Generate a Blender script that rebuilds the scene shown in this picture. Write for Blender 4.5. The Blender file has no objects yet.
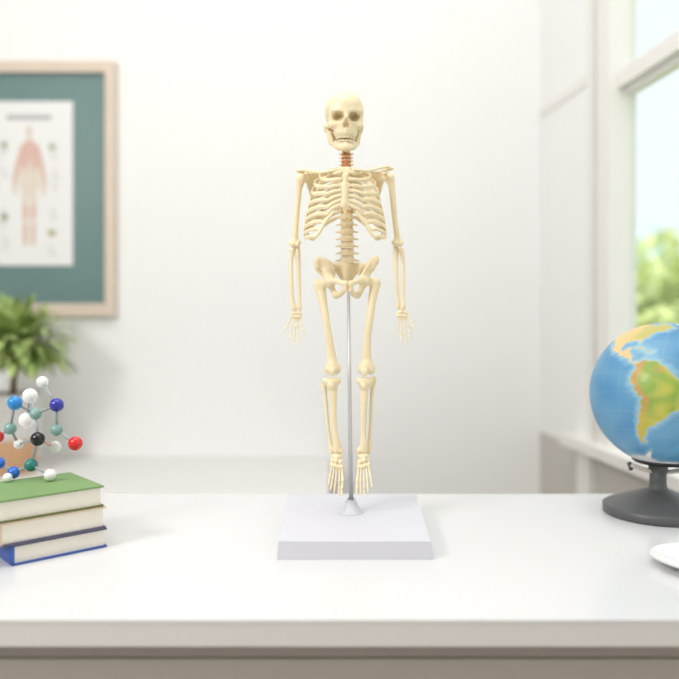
import bpy, bmesh, math, random
import numpy as np
from mathutils import Vector, Matrix
random.seed(7); np.random.seed(7)
scene = bpy.context.scene
COL = scene.collection
PI = math.pi

# ------------------------------------------------------------------ camera geometry
F = 750.0; CX = 339.5; HOR = 320.0; CAMZ = 0.2076       # desk top is z = 0
def at(px, py, D):
    return Vector(((px - CX) * D / F, D, CAMZ - (py - HOR) * D / F))
def s2l(c):
    return c / 12.92 if c <= 0.04045 else ((c + 0.055) / 1.055) ** 2.4
def rgb(r, g, b):
    return (s2l(r / 255), s2l(g / 255), s2l(b / 255), 1.0)

# ------------------------------------------------------------------ materials
def mat(name, col, rough=0.5, metal=0.0, spec=0.5, sss=0.0, bump=0.0, bscale=200.0, var=0.0, vscale=30.0, coat=0.0):
    m = bpy.data.materials.new(name); m.use_nodes = True
    nt = m.node_tree; b = nt.nodes['Principled BSDF']
    b.inputs['Base Color'].default_value = col
    b.inputs['Roughness'].default_value = rough
    b.inputs['Metallic'].default_value = metal
    b.inputs['Specular IOR Level'].default_value = spec
    b.inputs['Coat Weight'].default_value = coat
    if sss:
        b.inputs['Subsurface Weight'].default_value = sss
        b.inputs['Subsurface Radius'].default_value = (0.004, 0.0025, 0.0012)
        b.inputs['Subsurface Scale'].default_value = 1.0
    tc = nt.nodes.new('ShaderNodeTexCoord')
    if var:
        n = nt.nodes.new('ShaderNodeTexNoise'); n.inputs['Scale'].default_value = vscale
        n.inputs['Detail'].default_value = 4
        nt.links.new(tc.outputs['Object'], n.inputs['Vector'])
        mr = nt.nodes.new('ShaderNodeMapRange')
        mr.inputs['To Min'].default_value = 1 - var; mr.inputs['To Max'].default_value = 1 + var
        nt.links.new(n.outputs['Fac'], mr.inputs['Value'])
        mx = nt.nodes.new('ShaderNodeMix'); mx.data_type = 'RGBA'; mx.blend_type = 'MULTIPLY'
        mx.inputs['Factor'].default_value = 1.0
        mx.inputs[6].default_value = col
        nt.links.new(mr.outputs['Result'], mx.inputs[7])
        nt.links.new(mx.outputs[2], b.inputs['Base Color'])
    if bump:
        n = nt.nodes.new('ShaderNodeTexNoise'); n.inputs['Scale'].default_value = bscale
        n.inputs['Detail'].default_value = 3
        nt.links.new(tc.outputs['Object'], n.inputs['Vector'])
        bp = nt.nodes.new('ShaderNodeBump'); bp.inputs['Strength'].default_value = bump
        bp.inputs['Distance'].default_value = 0.001
        nt.links.new(n.outputs['Fac'], bp.inputs['Height'])
        nt.links.new(bp.outputs['Normal'], b.inputs['Normal'])
    return m

M = {}
M['bone'] = mat('bone_plastic', rgb(246, 229, 191), 0.38, sss=0.12, var=0.05, vscale=60, bump=0.15, bscale=260)
M['teeth'] = mat('tooth_plastic', rgb(246, 231, 196), 0.4)
M['disc'] = mat('disc_tan', rgb(220, 172, 112), 0.5)
M['neckdisc'] = mat('disc_orange', rgb(214, 140, 94), 0.5)
M['chrome'] = mat('brushed_steel', rgb(205, 205, 208), 0.42, metal=0.45)
M['stand'] = mat('stand_plastic', rgb(212, 212, 220), 0.35, bump=0.05, bscale=500)
M['wall'] = mat('wall_paint', rgb(247, 247, 245), 0.9, spec=0.2, bump=0.1, bscale=120)
M['wallshade'] = mat('shaded_wall_paint', rgb(206, 202, 195), 0.9, spec=0.2)  # white wall with the shade below the sill put into its colour
M['trim'] = mat('white_trim_paint', rgb(240, 238, 233), 0.55, spec=0.3)
M['floor'] = mat('floor_boards', rgb(228, 222, 212), 0.5, var=0.1, vscale=6)
M['top'] = mat('white_laminate', rgb(222, 222, 222), 0.22, spec=0.45)
M['edge'] = mat('shaded_edge_band', rgb(218, 215, 210), 0.5)  # weaker light on the front edge is put into this greyer colour
M['taupe'] = mat('taupe_paint', rgb(164, 157, 149), 0.55)
M['cabinet'] = mat('white_cabinet', rgb(226, 225, 222), 0.6)
M['boardgreen'] = mat('chalkboard_green', rgb(88, 124, 122), 0.5, spec=0.9, var=0.04, vscale=5)
M['lightwood'] = mat('light_wood', rgb(222, 205, 187), 0.55, var=0.05, vscale=25)
M['paper'] = mat('chart_paper', rgb(240, 240, 238), 0.7)
M['inkgrey'] = mat('grey_ink', rgb(176, 178, 180), 0.8)
M['muscle'] = mat('muscle_red_ink', rgb(224, 188, 176), 0.8)
M['skin'] = mat('pale_tendon_ink', rgb(230, 218, 204), 0.8)
M['olive'] = mat('olive_ink', rgb(180, 175, 140), 0.8)
M['pages'] = mat('book_pages', rgb(250, 244, 230), 0.85)
M['green'] = mat('green_cloth', rgb(122, 156, 98), 0.6, bump=0.2, bscale=900)
M['olivecover'] = mat('olive_cloth', rgb(104, 110, 62), 0.6)
M['slate'] = mat('slate_cloth', rgb(92, 90, 112), 0.6)
M['tan'] = mat('tan_cloth', rgb(222, 200, 172), 0.6)
M['blue'] = mat('blue_cloth', rgb(58, 92, 172), 0.5, bump=0.2, bscale=900)
M['rod'] = mat('grey_rod', rgb(158, 166, 168), 0.4)
M['a_lightblue'] = mat('sky_blue_plastic', rgb(36, 140, 215), 0.25, coat=0.3)
M['a_blue'] = mat('blue_plastic', rgb(36, 110, 210), 0.25, coat=0.3)
M['a_navy'] = mat('navy_plastic', rgb(44, 48, 160), 0.25, coat=0.3)
M['a_grey'] = mat('grey_green_plastic', rgb(132, 172, 166), 0.3, coat=0.3)
M['a_teal'] = mat('teal_plastic', rgb(38, 128, 122), 0.3, coat=0.3)
M['a_black'] = mat('black_plastic', rgb(22, 22, 24), 0.2, coat=0.3)
M['a_red'] = mat('red_plastic', rgb(224, 36, 36), 0.25, coat=0.3)
M['a_white'] = mat('white_plastic', rgb(244, 243, 240), 0.25, coat=0.3)
M['rod_pink'] = mat('pink_rod', rgb(232, 184, 172), 0.4)
M['leaf'] = mat('leaf_green', rgb(186, 204, 130), 0.5, var=0.35, vscale=14)
M['leafdark'] = mat('leaf_dark_green', rgb(146, 172, 96), 0.5, var=0.3, vscale=14)
M['bark'] = mat('bark', rgb(128, 98, 70), 0.8, var=0.2, vscale=60)
M['pot'] = mat('grey_white_glaze', rgb(214, 212, 208), 0.3)
M['terracotta'] = mat('tan_clay', rgb(208, 164, 128), 0.8)
M['soil'] = mat('soil', rgb(74, 56, 44), 0.95, bump=0.8, bscale=150)
M['darkgrey'] = mat('dark_grey_plastic', rgb(88, 89, 90), 0.42)
M['blackrubber'] = mat('black_plastic_ring', rgb(34, 34, 36), 0.4)
M['cream'] = mat('cream_plastic', rgb(226, 218, 206), 0.35)
M['treeleaf'] = mat('tree_leaf', rgb(218, 228, 160), 0.6, var=0.3, vscale=2.5)
M['treeleaf2'] = mat('tree_leaf_pale', rgb(228, 234, 184), 0.6, var=0.3, vscale=2.5)
M['grass'] = mat('lawn_grass', rgb(190, 206, 130), 0.9, var=0.2, vscale=3)
M['housewall'] = mat('pale_blue_render', rgb(186, 214, 232), 0.8)
M['houseroof'] = mat('pale_grey_roof', rgb(200, 216, 226), 0.8)
M['china'] = mat('white_china', rgb(246, 246, 245), 0.15)

def glass_material():
    m = bpy.data.materials.new('window_glass'); m.use_nodes = True
    nt = m.node_tree; nt.nodes.clear()
    out = nt.nodes.new('ShaderNodeOutputMaterial')
    t = nt.nodes.new('ShaderNodeBsdfTransparent'); t.inputs['Color'].default_value = (0.97, 0.985, 0.98, 1)
    g = nt.nodes.new('ShaderNodeBsdfGlossy'); g.inputs['Roughness'].default_value = 0.02
    lwt = nt.nodes.new('ShaderNodeLayerWeight'); lw = nt.nodes.new('ShaderNodeMath'); lw.operation = 'MULTIPLY_ADD'
    pw = nt.nodes.new('ShaderNodeMath'); pw.operation = 'POWER'; pw.inputs[1].default_value = 5.0
    nt.links.new(lwt.outputs['Facing'], pw.inputs[0]); nt.links.new(pw.outputs[0], lw.inputs[0]); lw.inputs[1].default_value = 0.5; lw.inputs[2].default_value = 0.03
    mx = nt.nodes.new('ShaderNodeMixShader')
    nt.links.new(lw.outputs[0], mx.inputs[0]); nt.links.new(t.outputs[0], mx.inputs[1]); nt.links.new(g.outputs[0], mx.inputs[2])
    nt.links.new(mx.outputs[0], out.inputs[0])
    return m
M['glass'] = glass_material()

# ------------------------------------------------------------------ object helpers
def link(name, me, parent=None, m=None, loc=None):
    o = bpy.data.objects.new(name, me); COL.objects.link(o)
    if m is not None and me is not None:
        me.materials.append(m)
    if parent is not None:
        o.parent = parent
    if loc is not None:
        o.location = loc
    return o
def root_of(o):
    p = Vector((0, 0, 0))
    while o is not None:
        p = p + Vector(o.location); o = o.parent
    return p
def thing(name, label, cat, loc=(0, 0, 0), group=None):
    o = bpy.data.objects.new(name, None); COL.objects.link(o)
    o.location = loc; o.empty_display_size = 0.02
    o['label'] = label; o['category'] = cat
    if group: o['group'] = group
    return o
def tag(o, label, cat, group=None):
    o['label'] = label; o['category'] = cat
    if group: o['group'] = group
    return o
def bm_obj(name, bm, m, parent=None, smooth=False, bevel=0.0, seg=2):
    """bm holds WORLD coordinates; stored relative to the parent's origin"""
    if bevel:
        es = [e for e in bm.edges if len(e.link_faces) == 2 and e.calc_face_angle(0) > 0.5]
        bmesh.ops.bevel(bm, geom=es, offset=bevel, segments=seg, affect='EDGES', profile=0.5)
    bmesh.ops.recalc_face_normals(bm, faces=bm.faces)
    off = root_of(parent)
    for v in bm.verts: v.co -= off
    me = bpy.data.meshes.new(name); bm.to_mesh(me); bm.free()
    if smooth:
        for p in me.polygons: p.use_smooth = True
    o = link(name, me, parent, m)
    if smooth and bevel:
        pass
    return o
def np_obj(name, V, Fs, m, parent=None, smooth=True):
    off = root_of(parent)
    V = np.asarray(V, dtype=np.float64) - np.array(off)
    me = bpy.data.meshes.new(name)
    me.from_pydata(V.tolist(), [], [list(map(int, f)) for f in Fs]); me.update()
    if smooth:
        me.polygons.foreach_set('use_smooth', [True] * len(me.polygons))
    return link(name, me, parent, m)
def add_box(bm, lo, hi, rz=0.0, piv=None):
    c = [(x, y, z) for x in (lo[0], hi[0]) for y in (lo[1], hi[1]) for z in (lo[2], hi[2])]
    vs = []
    for p in c:
        v = Vector(p)
        if rz:
            v = Matrix.Rotation(rz, 3, 'Z') @ (v - Vector(piv)) + Vector(piv)
        vs.append(bm.verts.new(v))
    for f in ((0, 1, 3, 2), (4, 6, 7, 5), (0, 4, 5, 1), (2, 3, 7, 6), (0, 2, 6, 4), (1, 5, 7, 3)):
        bm.faces.new([vs[i] for i in f])
def box(name, lo, hi, m, parent=None, bevel=0.0, seg=2):
    bm = bmesh.new(); add_box(bm, lo, hi)
    return bm_obj(name, bm, m, parent, bevel=bevel, seg=seg)
def add_prism(bm, base, up):
    """base: list of points, up: vector"""
    up = Vector(up)
    a = [bm.verts.new(Vector(p)) for p in base]; b = [bm.verts.new(Vector(p) + up) for p in base]
    n = len(base)
    bm.faces.new(a[::-1]); bm.faces.new(b)
    for i in range(n):
        bm.faces.new((a[i], a[(i + 1) % n], b[(i + 1) % n], b[i]))
def add_lathe(bm, prof, c, seg=48):
    rings = []
    for r, z in prof:
        if r < 1e-6:
            rings.append([bm.verts.new((c[0], c[1], c[2] + z))])
        else:
            rings.append([bm.verts.new((c[0] + r * math.cos(2 * PI * k / seg), c[1] + r * math.sin(2 * PI * k / seg), c[2] + z)) for k in range(seg)])
    for A, B in zip(rings[:-1], rings[1:]):
        for k in range(seg):
            k2 = (k + 1) % seg
            if len(A) == 1 and len(B) == 1: continue
            if len(A) == 1: bm.faces.new((A[0], B[k], B[k2]))
            elif len(B) == 1: bm.faces.new((A[k], B[0], A[k2]))
            else: bm.faces.new((A[k], B[k], B[k2], A[k2]))
def catmull(pts, n):
    P = [np.array(p, float) for p in pts]
    P = [2 * P[0] - P[1]] + P + [2 * P[-1] - P[-2]]
    out = []
    m = len(P) - 3
    for i in range(n):
        u = i / (n - 1) * m; k = min(int(u), m - 1); t = u - k
        a, b, c, d = P[k:k + 4]
        out.append(0.5 * ((2 * b) + (c - a) * t + (2 * a - 5 * b + 4 * c - d) * t * t + (3 * b - a - 3 * c + d) * t ** 3))
    return np.array(out)
def sweep(path, ra, rb, up=(0, 0, 1), seg=10, cap=True):
    """elliptic tube along path; ra across, rb along up. Returns verts, faces"""
    path = np.asarray(path, float); n = len(path)
    ra = np.broadcast_to(np.asarray(ra, float), (n,)); rb = np.broadcast_to(np.asarray(rb, float), (n,))
    V = []; Fc = []
    up = np.array(up, float)
    for i in range(n):
        t = path[min(i + 1, n - 1)] - path[max(i - 1, 0)]; t /= (np.linalg.norm(t) + 1e-12)
        u = up - t * up.dot(t)
        if np.linalg.norm(u) < 1e-3: u = np.array([1.0, 0, 0]) - t * t[0]
        u /= np.linalg.norm(u); s = np.cross(t, u)
        for k in range(seg):
            a = 2 * PI * k / seg
            V.append(path[i] + s * math.cos(a) * ra[i] + u * math.sin(a) * rb[i])
    for i in range(n - 1):
        for k in range(seg):
            k2 = (k + 1) % seg
            Fc.append((i * seg + k, i * seg + k2, (i + 1) * seg + k2, (i + 1) * seg + k))
    if cap:
        Fc.append(tuple(range(seg))[::-1]); Fc.append(tuple((n - 1) * seg + k for k in range(seg)))
    return np.array(V), Fc
def add_tube(bm, a, b, r1, r2=None, seg=16):
    r2 = r1 if r2 is None else r2
    V, Fc = sweep([a, b], [r1, r2], [r1, r2], up=(0.3, 0.9, 0.2), seg=seg)
    vs = [bm.verts.new(v) for v in V]
    for f in Fc: bm.faces.new([vs[i] for i in f])
def sphere(name, c, r, m, parent, u=24, v=16, sc=(1, 1, 1)):
    bm = bmesh.new(); bmesh.ops.create_uvsphere(bm, u_segments=u, v_segments=v, radius=r)
    for q_ in bm.verts: q_.co = Vector((q_.co.x * sc[0], q_.co.y * sc[1], q_.co.z * sc[2])) + Vector(c)
    return bm_obj(name, bm, m, parent, smooth=True)

# ------------------------------------------------------------------ implicit bone modeller (millimetres)
def _smin(a, b, k):
    if k <= 0: return np.minimum(a, b)
    h = np.maximum(k - np.abs(a - b), 0) / k
    return np.minimum(a, b) - h * h * k * 0.25
class Bone:
    def __init__(s): s.ops = []; s.lo = np.full(3, 1e9); s.hi = -s.lo
    def _bb(s, c, r):
        c = np.array(c, float); s.lo = np.minimum(s.lo, c - r); s.hi = np.maximum(s.hi, c + r)
    def cap(s, a, b, ra, rb=None, k=2.0):
        rb = ra if rb is None else rb
        s._bb(a, ra); s._bb(b, rb); s.ops.append(('+', 'cap', (np.array(a, float), np.array(b, float), ra, rb), k)); return s
    def chain(s, pts, rs, k=2.0):
        c = catmull([tuple(p) + (r,) for p, r in zip(pts, rs)], 5 * (len(pts) - 1) + 1) if len(pts) > 2 else np.array([tuple(p) + (r,) for p, r in zip(pts, rs)], float)
        for w_ in c: s._bb(w_[:3], w_[3])
        s.ops.append(('+', 'chain', c, k)); return s
    def ell(s, c, r, k=2.0, R=None):
        r = np.array([r] * 3 if np.isscalar(r) else r, float)
        s._bb(c, r if R is None else r.max()); s.ops.append(('+', 'ell', (np.array(c, float), r, R), k)); return s
    def cut(s, c, r, k=1.0, R=None):
        r = np.array([r] * 3 if np.isscalar(r) else r, float)
        s.ops.append(('-', 'ell', (np.array(c, float), r, R), k)); return s
    def cutcap(s, a, b, ra, rb=None, k=1.0):
        s.ops.append(('-', 'cap', (np.array(a, float), np.array(b, float), ra, ra if rb is None else rb), k)); return s
    def plane(s, p, n, k=0.6):        # keeps the side n points away from
        n = np.array(n, float); n /= np.linalg.norm(n)
        s.ops.append(('-', 'pl', (np.array(p, float), n), k)); return s
    def tri(s, a, b, c, r, k=2.0):
        for p in (a, b, c): s._bb(p, r)
        s.ops.append(('+', 'tri', tuple(np.array(p, float) for p in (a, b, c)) + (r,), k)); return s
    def ev(s, P):
        d = np.full(P.shape[0], 1e3, np.float32)
        for op, kind, a, k in s.ops:
            if kind == 'cap':
                A, B, ra, rb = a; ab = B - A; L = ab.dot(ab) + 1e-9
                t = np.clip((P - A) @ ab / L, 0, 1)
                e = np.linalg.norm(P - A - t[:, None] * ab, axis=1) - (ra + (rb - ra) * t)
            elif kind == 'chain':
                e = np.full(P.shape[0], 1e3)
                for i in range(len(a) - 1):
                    A, B, ra, rb = a[i, :3], a[i + 1, :3], a[i, 3], a[i + 1, 3]; ab = B - A; L = ab.dot(ab) + 1e-9
                    t = np.clip((P - A) @ ab / L, 0, 1)
                    e = np.minimum(e, np.linalg.norm(P - A - t[:, None] * ab, axis=1) - (ra + (rb - ra) * t))
            elif kind == 'ell':
                c, r, R = a; q_ = P - c
                if R is not None: q_ = q_ @ R
                k0 = np.linalg.norm(q_ / r, axis=1); k1 = np.linalg.norm(q_ / (r * r), axis=1) + 1e-9
                e = k0 * (k0 - 1) / k1
            elif kind == 'pl':
                e = -((P - a[0]) @ a[1])
            elif kind == 'tri':
                A, B, C, r = a
                n = np.cross(B - A, C - A); n /= np.linalg.norm(n)
                h = (P - A) @ n; Q = P - h[:, None] * n
                ins = np.ones(len(P), bool); ed = np.full(len(P), 1e9)
                for U, W in ((A, B), (B, C), (C, A)):
                    ins &= ((Q - U) @ np.cross(n, W - U)) >= 0
                    uw = W - U; t = np.clip((P - U) @ uw / uw.dot(uw), 0, 1)
                    ed = np.minimum(ed, np.linalg.norm(P - U - t[:, None] * uw, axis=1))
                e = np.where(ins, np.abs(h), ed) - r
            if op == '+': d = _smin(d, e, k)
            else: d = -_smin(-d, e, k)
        return d
    def mesh(s, h):
        lo = s.lo - 2.5 * h - 1.0; hi = s.hi + 2.5 * h + 1.0
        n = np.ceil((hi - lo) / h).astype(int) + 1
        ax = [lo[i] + h * np.arange(n[i]) for i in range(3)]
        v = np.empty(tuple(n), np.float32)
        YZ = np.stack(np.meshgrid(ax[1], ax[2], indexing='ij'), -1).reshape(-1, 2)
        step = max(1, 200000 // len(YZ))
        for i in range(0, n[0], step):
            xs = ax[0][i:i + step]
            P = np.empty((len(xs), len(YZ), 3)); P[:, :, 0] = xs[:, None]; P[:, :, 1:] = YZ
            v[i:i + step] = s.ev(P.reshape(-1, 3)).reshape(len(xs), n[1], n[2])
        return surfnet(v, lo, h)
def surfnet(v, org, h):
    v = np.where(v == 0, 1e-6, v); s = v < 0
    nc = np.array(v.shape) - 1
    acc = np.zeros(tuple(nc) + (3,), np.float32); cnt = np.zeros(tuple(nc), np.int16)
    def sl(o): return tuple(slice(o[i], o[i] + nc[i]) for i in range(3))
    for axis in range(3):
        o1, o2 = [i for i in range(3) if i != axis]
        for da in (0, 1):
            for db in (0, 1):
                a = [0, 0, 0]; a[o1] = da; a[o2] = db; b = list(a); b[axis] = 1
                va, vb = v[sl(a)], v[sl(b)]
                m = (va < 0) != (vb < 0)
                t = va[m] / (va[m] - vb[m])
                p = np.tile(np.array(a, np.float32), (len(t), 1)); p[:, axis] += t
                acc[m] += p; cnt[m] += 1
    act = cnt > 0; idx = np.full(tuple(nc), -1, np.int64); idx[act] = np.arange(act.sum())
    V = (acc[act] / cnt[act][:, None] + np.argwhere(act)) * h + org
    Fc = []
    for axis in range(3):
        b, c = (axis + 1) % 3, (axis + 2) % 3
        A0 = [slice(None)] * 3; A1 = [slice(None)] * 3
        A0[axis] = slice(0, -1); A1[axis] = slice(1, None)
        s0, s1 = s[tuple(A0)], s[tuple(A1)]
        e = np.argwhere(s0 != s1)
        e = e[(e[:, b] > 0) & (e[:, c] > 0) & (e[:, b] < v.shape[b] - 1) & (e[:, c] < v.shape[c] - 1)]
        def cell(db, dc):
            q_ = e.copy(); q_[:, b] += db; q_[:, c] += dc
            return idx[q_[:, 0], q_[:, 1], q_[:, 2]]
        quad = np.stack([cell(-1, -1), cell(0, -1), cell(0, 0), cell(-1, 0)], 1)
        flip = ~s0[e[:, 0], e[:, 1], e[:, 2]]
        quad[flip] = quad[flip][:, ::-1]
        Fc.append(quad)
    return V, np.concatenate(Fc)
D0 = 0.75
def q(px, dy, py):                    # pixel + depth offset (mm) -> mm relative to the skeleton frame
    k = (D0 + dy * 0.001) / D0
    return np.array([(px - CX) * k, dy, (HOR - py) * k])
def mm2w(V):
    V = np.asarray(V, float)
    return np.stack([V[:, 0] * .001, D0 + V[:, 1] * .001, CAMZ + V[:, 2] * .001], 1)
def bone(name, B, parent, h=0.55, m=None):
    V, Fc = B.mesh(h)
    return np_obj(name, mm2w(V), Fc, m or M['bone'], parent)
def axes(u, v):                       # rotation whose columns are u, v, u x v
    u = np.array(u, float); u /= np.linalg.norm(u)
    v = np.array(v, float); v -= u * u.dot(v); v /= np.linalg.norm(v)
    return np.stack([u, v, np.cross(u, v)], 1)

# ================================================================== SKELETON MODEL
SK = thing('skeleton_model', 'cream human skeleton model on a steel pole and square pale grey stand', 'skeleton model', (0.0139, 0.736, 0.0))

# ---- stand base
bm = bmesh.new()
DF, DB = 0.649, 0.826
lo = [(-0.0541, DF, 0), (0.0802, DF, 0), (0.0862, DB, 0), (-0.0572, DB, 0)]
hi = [(-0.0530, DF + .0012, .0156), (0.0791, DF + .0012, .0156), (0.0850, DB - .0012, .0156), (-0.0560, DB - .0012, .0156)]
a = [bm.verts.new(p) for p in lo]; b = [bm.verts.new(p) for p in hi]
bm.faces.new(a[::-1]); bm.faces.new(b)
for i in range(4): bm.faces.new((a[i], a[(i + 1) % 4], b[(i + 1) % 4], b[i]))
base = bm_obj('stand_base', bm, M['stand'], SK, bevel=0.0016, seg=3)
pb = at(351, 512, D0)
bm = bmesh.new()
add_lathe(bm, [(0, 0), (.0132, 0), (.0128, .0008), (.0112, .0022), (.0090, .0042), (.0072, .0068), (.0060, .0098), (.0054, .0118), (.0046, .0126), (0, .0126)], (pb.x, D0, .0154))
boss = bm_obj('pole_socket', bm, M['stand'], SK, smooth=True)
bm = bmesh.new()
ptop = at(348.3, 283, D0 + .004)
add_tube(bm, (pb.x, D0, .0270), tuple(ptop), .0023, .0015, 20)
bm_obj('support_pole', bm, M['chrome'], SK, smooth=True)
bm = bmesh.new()
add_lathe(bm, [(.0024, 0), (.0033, 0), (.0033, .0018), (.0024, .0018)], (pb.x, D0, .0278), 24)
bm_obj('collar_ring', bm, M['rod'], SK, smooth=False)

# ---- skull (local mm: x right, -y towards the viewer, z up)
SC = q(344.6, 2, 121)
yaw = math.radians(5)
RY = np.array([[math.cos(yaw), -math.sin(yaw), 0], [math.sin(yaw), math.cos(yaw), 0], [0, 0, 1]])
pit = math.radians(10)
RY = RY @ np.array([[1, 0, 0], [0, math.cos(pit), -math.sin(pit)], [0, math.sin(pit), math.cos(pit)]])
B = Bone()
B.ell((0, 6, 9.3), (19.6, 25, 20.7), 0)
B.ell((0, -7, 9.5), (16.5, 13.5, 15.5), 6)
B.ell((0, -11.5, -5), (12, 10, 11), 4)
for s in (-1, 1):
    B.ell((s * 13.2, -13.5, -5.5), (4.2, 4.6, 3.6), 4)
    B.cap((s * 14.2, -12, -6.5), (s * 17.4, -1, -6), 1.9, 1.6, 2)
    B.cap((s * 17.4, -1, -6), (s * 17.6, 7, -4), 1.6, 2.4, 2)
    B.cap((s * 14.6, -13.5, 5.5), (s * 14.2, -13.5, -4), 2.2, 2.6, 2)
    B.cap((s * 4.5, -19.2, 8.3), (s * 13.2, -15.8, 8.6), 2.0, 1.8, 2.5)
    B.ell((s * 17.5, 9, -7), (2.6, 4, 5), 3)
B.cap((0, -19.6, 7.5), (0, -22.6, 1.8), 2.4, 1.7, 2.5)
B.ell((0, -13.0, -13), (11.4, 8.8, 6.4), 4)
B.cap((0, -21.2, -8.6), (0, -21, -13), 1.4, 1.6, 2)
B.plane((0, -20, -17.9), (0, -0.2, -1), 0.6)
B.ell((0, 9, -9), (12.5, 11, 9.5), 4)
for s in (-1, 1):
    B.cut((s * 8.4, -20, 2.7), (5.9, 9.5, 4.6), 1.6, axes((1, s * 0.25, -s * 0.10), (0, 1, 0)))
    B.cut((s * 8.2, -14, 2.9), (3.2, 7, 3), 1.5)
    B.cut((s * 19.0, -7, -13.2), (6.8, 9, 6.0), 1.2)
    B.cut((s * 19.5, -7.5, 0.0), (2.8, 5, 5), 2.0)
    B.cut((s * 1.5, -23, -5.6), (1.75, 6, 3.2), 0.6)
B.cut((0, -23, -2.8), (1.9, 4.5, 3.4), 0.8)
B.ell((0, 3, -13.5), (14.6, 8.5, 7.0), 1)
V, Fc = B.mesh(0.5)
skull = np_obj('skull', mm2w(V @ RY.T + SC), Fc, M['bone'], SK)
B = Bone()                                                   # mandible
for s in (-1, 1):
    B.chain([(0, -18.4, -26.4), (s * 4.8, -17.2, -26.6), (s * 9.2, -10.5, -25.2), (s * 13.2, 1.5, -20.5)], [3.6, 3.5, 2.9, 2.6], 2.5)
    B.cap((s * 9.0, -10.5, -21.5), (s * 13.0, -2, -18), 2.6, 2.2, 2.5)
B.cap((-5.6, -15.0, -22), (5.6, -15.0, -22), 3.6, 3.6, 2.5)
B.cap((0, -17.2, -22), (0, -17.4, -22.5), 3.3, 3.3, 2.5)
B.ell((0, -20.4, -27.6), (5.5, 2.4, 2.8), 2.5)
B.plane((0, -20, -19.1), (0, 0.2, 1), 0.6)
for s in (-1, 1):
    B.chain([(s * 13.0, -0.5, -21.0), (s * 14.2, 2.0, -16), (s * 15.4, 4.5, -11), (s * 16.2, 5, -7)], [2.8, 2.7, 2.3, 1.9], 2)
    B.cap((s * 12.4, -4.0, -19.5), (s * 14.6, -2.5, -11), 2.2, 1.2, 2.5)
V, Fc = B.mesh(0.5)
np_obj('mandible', mm2w(V @ RY.T + SC), Fc, M['bone'], skull)
B = Bone()
for row, zz, hh in ((0, -16.7, 1.5), (1, -20.3, 1.4)):
    for i in range(12):
        t = (i - 5.5) / 5.5
        ang = t * 1.12
        rx, ry = (9.9, 9.5) if row == 0 else (9.5, 9.1)
        zt_ = zz + (11.6 + ry * math.cos(ang) - 20.8) * .2
        B.ell((rx * math.sin(ang), -11.6 - ry * math.cos(ang), zt_), (0.92, 1.05, hh), 0.25, axes((math.cos(ang), math.sin(ang), 0), (-math.sin(ang), math.cos(ang), 0)))
V, Fc = B.mesh(0.36)
np_obj('teeth', mm2w(V @ RY.T + SC), Fc, M['teeth'], skull)

# ---- spine
def spine_x(py): return 346.2 + (py - 160) * 0.012
def spine_dy(py): return float(np.interp(py, [150, 165, 180, 200, 215, 240, 262, 280], [5, 8, 17, 20, 16, 9, 10, 18]))
def vertebra_mesh(kind):
    B = Bone()
    if kind == 'neck':
        B.ell((0, 0, 0), (4.6, 4.4, 1.35), 0)
        for s in (-1, 1): B.cap((s * 3, 2, 0), (s * 7.0, 3, -.2), 1.0, .75, 1)
        B.cap((0, 3, 0), (0, 10, -1.5), 1.1, .8, 1)
    elif kind == 'chest':
        B.ell((0, 0, 0), (5.0, 5.0, 2.2), 0)
        for s in (-1, 1): B.cap((s * 3, 4, 0), (s * 9, 8, 0.5), 1.3, 1.2, 1)
        B.cap((0, 5, 0), (0, 13, -4), 1.3, .8, 1)
    else:
        B.cap((-2.2, 0, 0), (2.2, 0, 0), 4.6, 4.6, 0)
        B.ell((0, 0, 0), (6.6, 5.6, 3.8), 1)
        B.ell((0, 0, 2.8), (6.9, 6.0, 1.1), .8); B.ell((0, 0, -2.8), (6.9, 6.0, 1.1), .8)
        for s in (-1, 1):
            B.cap((s * 4, 3, .4), (s * 11.0, 4.5, -.5), 1.5, .85, 1.2)
            B.ell((s * 4.2, 8, 0), (1.8, 2.2, 3.8), 1)
        B.cap((0, 6, 0), (0, 14, -1.5), 1.7, 1.4, 1)
        B.plane((0, 0, 3.55), (0, 0, 1), .3); B.plane((0, 0, -3.55), (0, 0, -1), .3)
    return B.mesh(0.42)
spine = None
rows = {'neck': [153.2, 156.8, 160.4, 164.0, 167.6], 'chest': [171.8 + 4.75 * i for i in range(9)], 'loin': [217.0 + 7.15 * i for i in range(7)]}
allrows = []
B = Bone()                                                   # flexible core of the spine
pts = [q(spine_x(y), spine_dy(y), y) for y in np.linspace(146, 264, 40)]
rs = [3.2 if y < 168 else (4.0 if y < 213 else 4.4) for y in np.linspace(146, 264, 40)]
B.chain(pts, rs, .5)
spine = bone('spinal_core', B, SK, 0.6, M['disc'])
for kind in ('neck', 'chest', 'loin'):
    V, Fc = vertebra_mesh(kind)
    V = V * .001
    me = None
    for i, y in enumerate(rows[kind]):
        c = q(spine_x(y), spine_dy(y), y); cw = mm2w([c])[0]
        if me is None:
            me = bpy.data.meshes.new('vertebra'); me.from_pydata(V.tolist(), [], Fc.tolist()); me.update()
            me.polygons.foreach_set('use_smooth', [True] * len(me.polygons)); me.materials.append(M['bone'])
        o = bpy.data.objects.new('vertebra', me); COL.objects.link(o)
        o.parent = spine; o.location = Vector(cw) - root_of(spine)
        g = 1.0
        if kind == 'loin': g = 0.94 + 0.016 * i
        o.scale = (g, g, 1)
        if kind == 'neck':
            bm = bmesh.new(); yy = y + 1.8
            cc = mm2w([q(spine_x(yy), spine_dy(yy), yy)])[0]
            add_lathe(bm, [(0, -.0006), (.0049, -.0006), (.0052, 0), (.0049, .0006), (0, .0006)], cc, 24)
            d = bm_obj('neck_disc', bm, M['neckdisc'], spine, smooth=True); d['label'] = 'orange neck disc'
B = Bone()
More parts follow.
